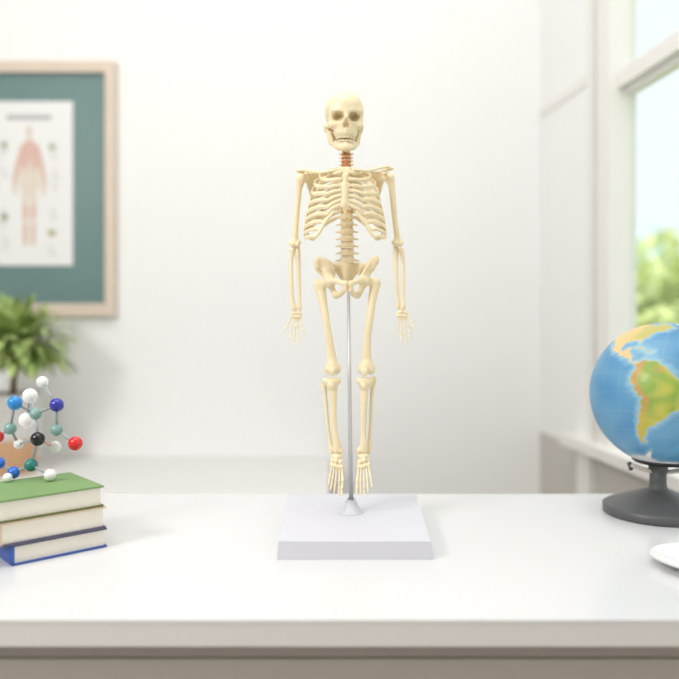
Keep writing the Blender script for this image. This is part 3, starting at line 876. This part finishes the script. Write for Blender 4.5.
# ================================================================== MOLECULE MODEL
MD = .715
def mp(px, py, dd=0.0): return at(px, py, MD + dd)
ATOMS = {'lb': (14.8, 403, 7.3, 'a_lightblue', 0), 'w1': (42.3, 382, 5.8, 'a_white', .012), 'nv': (56.7, 405, 7.0, 'a_navy', 0), 'g1': (35.7, 414, 6.0, 'a_grey', .006),
         'g2': (56.7, 430, 6.2, 'a_grey', .004), 'bk': (37.7, 439, 7.2, 'a_black', -.004), 'rd': (75.3, 443.5, 7.2, 'a_red', -.004), 'w2': (55, 447, 6.0, 'a_white', .012),
         'tl': (31, 465, 6.6, 'a_teal', -.002), 'w3': (50, 475.0, 6.0, 'a_white', -.006), 'b1': (13.6, 472.6, 6.3, 'a_blue', -.006), 'b0': (-1, 463, 6.0, 'a_blue', -.002),
         'r0': (-2.5, 437, 6.2, 'a_red', .004), 'g3': (10.3, 428.5, 6.2, 'a_grey', .006), 'w4': (18.5, 444, 5.0, 'a_white', .014), 'w5': (7.5, 477.6, 4.6, 'a_white', -.018),
         'w6': (30, 396, 7.5, 'a_white', .045), 'w7': (27, 420, 8.0, 'a_white', .05)}
BONDS = [('lb', 'g1'), ('g1', 'nv'), ('nv', 'w1'), ('nv', 'g2'), ('g2', 'rd'), ('g1', 'bk'), ('bk', 'w2'), ('bk', 'tl'), ('tl', 'w3'), ('tl', 'b1'), ('b1', 'b0'),
         ('lb', 'g3'), ('g3', 'r0'), ('g3', 'w4'), ('bk', 'w4'), ('b1', 'w5'), ('g1', 'w6'), ('w6', 'w7')]
AP = {}
for k, (x, y, r, m, dd) in ATOMS.items():
    p = mp(x, y, dd); rr = r * (MD + dd) / F
    AP[k] = (p, rr, m)
# the lowest three atoms rest on the green book
for k in ('w3', 'b1', 'w5'):
    p, rr, m = AP[k]
    zt = GT + rr
    # slide along depth so that the ball touches the cover at the same sight line
    D = (CAMZ - zt) * F / (ATOMS[k][1] - HOR)
    p = at(ATOMS[k][0], ATOMS[k][1], D); AP[k] = (p, rr, m)
mol = thing('molecular_model', 'ball-and-stick molecule model of coloured atoms standing on the green book', 'molecule model', (AP['w3'][0].x, AP['w3'][0].y, GT))
CN = {'a_lightblue': 'sky blue', 'a_white': 'white', 'a_navy': 'navy blue', 'a_grey': 'grey-green', 'a_black': 'black', 'a_red': 'red', 'a_teal': 'teal', 'a_blue': 'blue'}
for k, (p, rr, m) in AP.items():
    o = sphere('atom', p, rr, M[m], mol, 28, 18); o['label'] = CN[m] + ' atom ball'
for a_, b_ in BONDS:
    bm = bmesh.new(); pa, pb_ = AP[a_][0], AP[b_][0]
    add_tube(bm, tuple(pa), tuple(pb_), .00125, seg=12)
    bm_obj('bond', bm, M['rod_pink'] if (a_, b_) == ('bk', 'w2') else M['rod'], mol, smooth=True)

# ================================================================== POTTED PLANT
PDp = 1.62
pc = at(13, 470, PDp)
PX = pc.x
pl = thing('potted_plant', 'bushy green plant in a two-tone clay pot below the chalkboard', 'plant', (PX, PDp, SBZ))
ptop_ = at(13, 393, PDp).z; hP = ptop_ - SBZ
bm = bmesh.new()
add_lathe(bm, [(0, 0), (.044, 0), (.047, .004), (.0525, hP * .44), (.0525, hP * .44 + .0005), (0, hP * .44 + .0005)], (PX, PDp, SBZ))
bm_obj('pot_foot', bm, M['terracotta'], pl, smooth=True)
bm = bmesh.new()
add_lathe(bm, [(.0528, hP * .44), (.0585, hP * .97), (.0592, hP), (.0555, hP), (.0545, hP * .95), (.050, hP * .5), (0, hP * .5)], (PX, PDp, SBZ))
bm_obj('pot_wall', bm, M['pot'], pl, smooth=True)
bm = bmesh.new()
add_lathe(bm, [(.0543, hP * .90), (.035, hP * .925), (0, hP * .93)], (PX, PDp, SBZ)); bm_obj('soil', bm, M['soil'], pl, smooth=True)
crown = at(15, 350, PDp)
bm = bmesh.new()
add_tube(bm, (PX, PDp, SBZ + hP * .9), (PX + .003, PDp, crown.z - .03), .0075, .005)
for k in range(9):
    a_ = 2 * PI * k / 9; 
    add_tube(bm, (PX + .003, PDp, crown.z - .05), (crown.x + .05 * math.cos(a_), PDp + .05 * math.sin(a_), crown.z + .01 + .03 * random.random()), .0035, .0018, 8)
bm_obj('stem', bm, M['bark'], pl, smooth=True)
def leaf(bm, p0, d, L, W, droop):
    d = Vector(d).normalized(); up = Vector((0, 0, 1)); side = d.cross(up)
    if side.length < .05: side = Vector((1, 0, 0))
    side.normalize()
    n = 6; prev = None; pos = Vector(p0); dirv = d.copy()
    for i in range(n + 1):
        t = i / n; w = W * math.sin(PI * min(1, t * .93 + .05)) ** .8
        fold = up * (w * .25)
        l = bm.verts.new(pos - side * w + fold); c = bm.verts.new(pos); r = bm.verts.new(pos + side * w + fold)
        if prev:
            bm.faces.new((prev[0], l, c, prev[1])); bm.faces.new((prev[1], c, r, prev[2]))
        prev = (l, c, r)
        dirv = (dirv + Vector((0, 0, -droop / n))).normalized(); pos = pos + dirv * (L / n)
for nm, m_, cnt, sd in (('foliage', M['leaf'], 330, 3), ('foliage', M['leafdark'], 190, 9)):
    rnd = random.Random(sd); bm = bmesh.new()
    for k in range(cnt):
        th = rnd.uniform(0, 2 * PI); el = rnd.uniform(-.5, 1.35)
        d = Vector((math.cos(th) * math.cos(el), math.sin(th) * math.cos(el), math.sin(el)))
        rr = rnd.uniform(.015, .100)
        p0 = crown + Vector((d.x * rr * 1.05, d.y * rr * .9, d.z * rr * .75))
        leaf(bm, p0, d + Vector((0, 0, .25)), rnd.uniform(.038, .064), rnd.uniform(.006, .0105), rnd.uniform(.7, 1.7))
    bm_obj(nm, bm, m_, pl, smooth=True)

# ================================================================== GLOBE
GD = .805
gc = at(664.3, 394, GD); GR = 71.4 * GD / F * .9957
fx = at(658, 500, GD).x
gl = thing('globe', 'blue desk globe on a dark grey foot at the right of the desk', 'globe', (fx, GD, 0))
bm = bmesh.new()
zf = at(600, 513, GD - .055).z
add_lathe(bm, [(0, 0), (.0550, 0), (.0565, .0012), (.0565, .0085), (.0548, .0098), (.0130, .0255), (.0100, .0275), (.0088, .031), (.0086, .037), (.0086, .0545), (0, .0545)], (fx, GD, .0002), 64)
bm_obj('foot', bm, M['darkgrey'], gl, smooth=False)
for p in gl.children[0].data.polygons: p.use_smooth = abs(p.normal.z) < .9
# meridian arm: from lower left of the ball round the right-hand side to the pole
tilt = math.radians(0)
Ra = GR + .0075
arc = [Vector((gc.x + Ra * math.sin(t), GD, gc.z - Ra * math.cos(t))) for t in np.linspace(-.45, 1.9, 60)]
V, Fc = sweep([tuple(p) for p in arc], .0045, .0018, up=(0, 0, 1), seg=12)
# orient the strip: wide along y
Vn = []; 
for i, p in enumerate(arc):
    rad = (p - gc).normalized()
    for k in range(12):
        a_ = 2 * PI * k / 12
        Vn.append(tuple(p + rad * math.sin(a_) * .0022 + Vector((0, 1, 0)) * math.cos(a_) * .0052))
np_obj('meridian_arm', Vn, Fc, M['cream'], gl)
bm = bmesh.new()
add_tube(bm, (fx, GD, .054), (gc.x - (gc.x - fx), GD, gc.z - Ra + .001), .0092, .0105, 24); bm_obj('neck', bm, M['darkgrey'], gl, smooth=False)
bm = bmesh.new()
e0 = arc[0]
add_tube(bm, tuple(e0 + Vector((-.0016, 0, .002))), tuple(e0 + Vector((.001, 0, -.006))), .0022, .0022, 12); bm_obj('end_clip', bm, M['darkgrey'], gl, smooth=True)
bm = bmesh.new()
rr0 = GR * math.sin(math.radians(24)); zz0 = gc.z - GR * math.cos(math.radians(24))
add_lathe(bm, [(rr0 - .001, -.0034), (rr0 + .0018, -.0012), (rr0 + .0022, .0012), (rr0 - .001, .0022), (rr0 - .006, -.0035), (rr0 - .001, -.0034)], (gc.x, GD, zz0), 48)
bm_obj('bottom_ring', bm, M['blackrubber'], gl, smooth=True)

CONT = {
 'south_america': [(-80, 8), (-77, 8), (-72, 12), (-62, 10.5), (-52, 5), (-50, 0), (-44, -2.5), (-35, -6), (-35, -9), (-39, -14), (-40, -21), (-48, -26), (-50, -30), (-54, -34.5), (-58, -35), (-57, -38), (-62, -39), (-65, -43), (-66, -47), (-69, -52), (-66, -55), (-71, -55), (-75, -50), (-74, -42), (-72, -30), (-70, -18), (-76, -14), (-81, -6), (-80, -1), (-77, 4)],
 'north_america': [(-168, 66), (-155, 71), (-125, 70), (-95, 72), (-82, 73), (-80, 68), (-94, 60), (-92, 57), (-82, 55), (-79, 51), (-76, 62), (-65, 59), (-56, 52), (-65, 48), (-61, 45.5), (-70, 43), (-74, 40), (-76, 35), (-81, 31), (-80, 25.5), (-82.5, 28), (-84, 30), (-90, 29.5), (-97, 27), (-97, 21), (-94, 18), (-90, 21), (-87, 21), (-88, 16), (-83.5, 15), (-83, 10), (-77.5, 8.5), (-80, 7.5), (-85, 10), (-92, 14), (-97, 16), (-105, 20), (-109, 25), (-113, 31), (-115, 30), (-110, 23.5), (-117, 32.5), (-122, 37), (-124, 46), (-135, 58), (-150, 60), (-165, 55), (-160, 60)],
 'cuba': [(-84.5, 22), (-80, 23), (-75, 20.5), (-77, 20), (-82, 22)],
 'hispaniola': [(-74, 18.5), (-72.5, 20), (-68.5, 18.5), (-71, 17.8)],
 'greenland': [(-55, 82), (-25, 83), (-20, 74), (-32, 68), (-43, 60), (-52, 65), (-56, 74), (-70, 78)],
 'africa': [(-6, 36), (10, 37), (11, 33), (20, 31), (32, 31), (36, 22), (43, 12), (51, 12), (45, 2), (39, -6), (40, -16), (35, -24), (31, -30), (20, -35), (17, -30), (12, -18), (13, -8), (9, 0), (8, 4), (-8, 4), (-16, 12), (-17, 21), (-10, 30)],
 'europe': [(-9, 37), (-9, 43), (-1, 44), (-4, 48), (5, 53), (9, 57), (6, 62), (15, 69), (28, 71), (60, 70), (100, 75), (140, 72), (178, 68), (160, 60), (140, 52), (122, 38), (120, 28), (108, 20), (104, 5), (98, 10), (90, 22), (80, 12), (75, 10), (72, 20), (60, 25), (55, 18), (45, 13), (38, 28), (35, 36), (26, 40), (20, 38), (15, 40), (8, 44), (2, 41)],
 'australia': [(114, -22), (122, -18), (130, -12), (137, -16), (142, -11), (153, -27), (150, -37), (140, -38), (130, -32), (116, -35)],
 'antarctica': [(-180, -74), (-120, -73), (-75, -73), (-60, -63.5), (-60, -75), (-30, -78), (0, -70), (60, -67), (120, -66), (170, -72), (180, -74), (180, -90), (-180, -90)],
}
def inpoly(x, y, poly):
    ins = np.zeros(x.shape, bool); dmin = np.full(x.shape, 1e9)
    n = len(poly)
    for i in range(n):
        x0, y0 = poly[i]; x1, y1 = poly[(i + 1) % n]
        c = ((y0 > y) != (y1 > y)) & (x < (x1 - x0) * (y - y0) / (y1 - y0 + 1e-12) + x0)
        ins ^= c
        t = np.clip(((x - x0) * (x1 - x0) + (y - y0) * (y1 - y0)) / ((x1 - x0) ** 2 + (y1 - y0) ** 2), 0, 1)
        dmin = np.minimum(dmin, np.hypot(x - x0 - t * (x1 - x0), y - y0 - t * (y1 - y0)))
    return np.where(ins, dmin, -dmin)
NU, NV = 400, 200
LON, LAT = np.meshgrid(np.linspace(-180, 180, NU + 1)[:-1], np.linspace(-90, 90, NV + 1)); lon = LON.ravel(); lat = LAT.ravel()
wob = 1.2 * np.sin(lon * .55 + 3 * np.sin(lat * .21)) * np.cos(lat * .6)
land = np.full(lon.shape, -1e9); which = np.zeros(lon.shape, int)
for i, (k, pol) in enumerate(CONT.items()):
    d = inpoly(lon + wob, lat + wob * .7, pol)
    which = np.where(d > land, i, which); land = np.maximum(land, d)
def lin(c): return np.array(rgb(*c)[:3])
ocean = lin((102, 160, 196)); shelf = lin((162, 202, 216)); deep = lin((80, 143, 188))
def mixc(a_, b_, t): return a_ * (1 - t)[:, None] + b_ * t[:, None]
Z1 = np.zeros((len(lon), 3))
n1 = .5 + .5 * np.sin(lon * .09 + 2 * np.sin(lat * .07)) * np.cos(lat * .11 + 1.3)
oc = mixc(Z1 + ocean, Z1 + deep, np.clip(n1 * 1.2 - .2, 0, 1))
oc = mixc(oc, Z1 + shelf, np.clip(1 + land / 5.0, 0, 1) * .75)
ridge = np.abs((lon + 30 + 12 * np.sin(lat * .05)))
oc = mixc(oc, Z1 + lin((96, 172, 214)), np.clip(1 - ridge / 9, 0, 1) * .6)
grn = lin((140, 170, 68)); yel = lin((226, 206, 96)); tan_ = lin((232, 196, 132)); org = lin((208, 140, 92)); ice = lin((242, 244, 246))
n2 = .5 + .5 * np.sin(lon * .23 + 1.7 * np.sin(lat * .19)) * np.sin(lat * .21 + .5)
ld = mixc(Z1 + grn, Z1 + yel, np.clip(n2 * .8 - .3, 0, 1))
isSA = which == 0
coastW = np.interp(lat, [-55, -50, -42, -30, -18, -14, -6, 0, 10], [-71, -75, -74, -72, -70, -76, -81, -80, -77])
ld = np.where((isSA & True)[:, None], mixc(ld, Z1 + org, np.clip(1 - np.abs(lon - coastW - 3.2) / 4.5, 0, 1) * .8), ld)
east = np.clip((lon + 46) / 5, 0, 1) * np.clip((-lat + 2) / 6, 0, 1)
ld = np.where(isSA[:, None], mixc(ld, Z1 + yel, east * .8), ld)
guy = np.clip(1 - np.hypot((lon + 61) / 8, (lat - 5) / 4), 0, 1)
ld = np.where(isSA[:, None], mixc(ld, Z1 + org, guy * .5), ld)
south = np.clip((-lat - 24) / 10, 0, 1)
ld = np.where(isSA[:, None], mixc(ld, Z1 + lin((206, 190, 70)), south * .6), ld)
isNA = which == 1
ld = np.where(isNA[:, None], mixc(Z1 + tan_, Z1 + grn, np.clip((lon + 100) / 14, 0, 1) * np.clip((lat - 26) / 8, 0, 1) * .5), ld)
ld = np.where((isNA & (lat < 20))[:, None], Z1 + tan_, ld)
ld = np.where(((which == 4) | (which == 8))[:, None], Z1 + ice, ld)
ld = np.where((which == 5)[:, None], mixc(Z1 + grn, Z1 + yel, np.clip((lat - 12) / 8, 0, 1)), ld)
ld = mixc(ld, Z1 + tan_, np.clip(1 - land / 1.3, 0, 1) * .45)
t = np.clip(land / .5 + .5, 0, 1)
colr = mixc(oc, ld, t)
grat = (np.minimum(np.abs(((lon + 7.5) % 15) - 7.5) * np.cos(np.radians(lat)), np.abs(((lat + 7.5) % 15) - 7.5)) < .35)
colr = np.where(grat[:, None], colr * .86 + .06, colr)
LON0 = math.radians(-54)
la, lo_ = np.radians(lat), np.radians(lon) - LON0
x = GR * np.cos(la) * np.sin(lo_); y = -GR * np.cos(la) * np.cos(lo_); z = GR * np.sin(la)
PT = math.radians(14.0)                                        # lean of the axis away from the viewer
y2 = y * math.cos(PT) - z * math.sin(PT) * -1; z2 = z * math.cos(PT) - y * math.sin(PT)
AZ = math.atan2(gc.x, GD)                                     # the map faces the camera side
x3 = x * math.cos(-AZ) - y2 * math.sin(-AZ); y3 = x * math.sin(-AZ) + y2 * math.cos(-AZ)
RO = math.radians(10)
x4 = x3 * math.cos(RO) + z2 * math.sin(RO); z4 = -x3 * math.sin(RO) + z2 * math.cos(RO)
Vg = np.stack([x4 + gc.x, y3 + gc.y, z4 + gc.z], 1)
Fg = []
for j in range(NV):
    for i in range(NU):
        a_ = j * NU + i; b_ = j * NU + (i + 1) % NU
        Fg.append((a_, b_, b_ + NU, a_ + NU))
go = np_obj('globe_ball', Vg, Fg, None, gl)
me = go.data
ca = me.color_attributes.new('map', 'FLOAT_COLOR', 'POINT')
ca.data.foreach_set('color', np.concatenate([np.clip(colr, 0, 1), np.ones((len(lon), 1))], 1).astype(np.float32).ravel())
gm = mat('globe_map', (1, 1, 1, 1), 0.45, coat=.08)
an = gm.node_tree.nodes.new('ShaderNodeVertexColor'); an.layer_name = 'map'
gm.node_tree.links.new(an.outputs['Color'], gm.node_tree.nodes['Principled BSDF'].inputs['Base Color'])
me.materials.append(gm)

# ================================================================== white dish at the right edge
DDs = .628
dc = at(701, 566, DDs)
ds = thing('saucer', 'white china saucer at the right edge of the desk, in front of the globe', 'dish', (dc.x, DDs, 0.0002))
bm = bmesh.new()
add_lathe(bm, [(0, 0), (.020, 0), (.021, .0012), (.028, .0030), (.0395, .0085), (.0400, .0094), (.0390, .0094), (.027, .0046), (.018, .0030), (0, .0028)], (dc.x, DDs, .0002), 64)
bm_obj('dish_body', bm, M['china'], ds, smooth=True)

# ================================================================== OUTDOORS
gr = box('ground', (0.9, -3, -1.3), (20, 30, -1.2), M['grass']); structure(gr)
def tree(label, px, D, ztop, rad, m, sd, n=1500):
    x = (px - CX) * D / F
    t = thing('tree', label, 'tree', (x, D, -1.2), 'trees outside the window')
    bm = bmesh.new(); add_tube(bm, (x, D, -1.2), (x + .05, D, ztop - rad * 1.1), .07, .05, 10)
    for k in range(6):
        a_ = 2 * PI * k / 6
        add_tube(bm, (x + .05, D, ztop - rad * 1.3), (x + rad * .6 * math.cos(a_), D + rad * .6 * math.sin(a_), ztop - rad * .7), .03, .012, 8)
    bm_obj('trunk', bm, M['bark'], t, smooth=True)
    rnd = random.Random(sd); bm = bmesh.new()
    lumps = [(Vector((x + rnd.uniform(-.55, .55) * rad, D + rnd.uniform(-.55, .55) * rad, ztop - rad + rnd.uniform(-.6, .5) * rad)), rad * rnd.uniform(.4, .6)) for _ in range(14)]
    for k in range(n):
        c, r = rnd.choice(lumps)
        d = Vector((rnd.gauss(0, 1), rnd.gauss(0, 1), rnd.gauss(0, 1))).normalized()
        p = c + d * r * rnd.uniform(.7, 1.05)
        leaf(bm, p, d + Vector((rnd.uniform(-.5, .5), rnd.uniform(-.5, .5), rnd.uniform(-.5, .3))), rnd.uniform(.10, .16), rnd.uniform(.028, .045), .6)
    bm_obj('crown', bm, m, t, smooth=True)
tree('pale green round tree nearest the window frame, beyond the glass', 645, 7.2, .74, .95, M['treeleaf2'], 21, 2200)
tree('taller leafy green tree at the right edge beyond the window', 694, 5.3, .80, .60, M['treeleaf'], 22)
tree('low bushy green tree behind the globe, beyond the window', 664, 3.6, .22, .50, M['treeleaf'], 23)
hs = thing('house', 'pale blue distant house above the trees through the window', 'house', at(652, 330, 16)[:2] + (-1.2,))
hx0, hx1 = (637 - CX) * 16 / F, (667 - CX) * 16 / F; hz = at(0, 240, 16).z
bm = bmesh.new(); add_box(bm, (hx0, 16, -1.2), (hx1, 18, hz)); bm_obj('house_wall', bm, M['housewall'], hs)
bm = bmesh.new(); add_prism(bm, [(hx0 - .05, 15.9, hz), (hx1 + .05, 15.9, hz), ((hx0 + hx1) / 2, 15.9, hz + .32)], (0, 2.2, 0)); bm_obj('house_roof', bm, M['houseroof'], hs)

# ================================================================== LIGHT
w = bpy.data.worlds.new('sky'); scene.world = w; w.use_nodes = True
bg = w.node_tree.nodes['Background']; bg.inputs['Color'].default_value = (0.90, 0.985, 1.0, 1); bg.inputs['Strength'].default_value = 1.2
def area(name, loc, target, size, power, col=(1, 1, 1)):
    l = bpy.data.lights.new(name, 'AREA'); l.shape = 'SQUARE'; l.size = size; l.energy = power; l.color = col
    o = bpy.data.objects.new(name, l); COL.objects.link(o); o.location = loc
    d = Vector(target) - Vector(loc); o.rotation_euler = d.to_track_quat('-Z', 'Y').to_euler()
    return o
area('ceiling_fill', (-.2, .45, 1.98), (-.2, .46, 0), 1.5, 22.0, (1, .98, .985))  # added overhead fill to brighten and warm the walls, no fixture behind it
area('desk_side_lamp', (-1.15, -0.20, 1.05), (0.0, .75, .12), .40, 16.5, (1, .98, .975))
sl_ = bpy.data.lights.new('sun', 'SUN'); sl_.energy = 3.0; sl_.angle = .02; sl_.color = (1, .97, .9)
so_ = bpy.data.objects.new('sun', sl_); COL.objects.link(so_); so_.location = (-3, -3, 5)
so_.rotation_euler = Vector((.55, .62, -.60)).to_track_quat('-Z', 'Y').to_euler()

# ================================================================== CAMERA
cam = bpy.data.cameras.new('camera'); co = bpy.data.objects.new('camera', cam); COL.objects.link(co)
co.location = (0, 0, CAMZ); co.rotation_euler = (PI / 2, 0, 0)
cam.sensor_width = 36; cam.sensor_fit = 'HORIZONTAL'; cam.lens = 36 * F / 679
cam.shift_y = -(339.5 - HOR) / 679
cam.clip_start = .01; cam.clip_end = 100
cam.dof.use_dof = True; cam.dof.focus_distance = .715; cam.dof.aperture_fstop = 3.0
scene.camera = co
scene.view_settings.view_transform = 'Standard'; scene.view_settings.look = 'None'
scene.view_settings.gamma = 1.0; scene.view_settings.exposure = -0.08
scene.view_settings.use_curve_mapping = False
scene.cycles.use_denoising = True
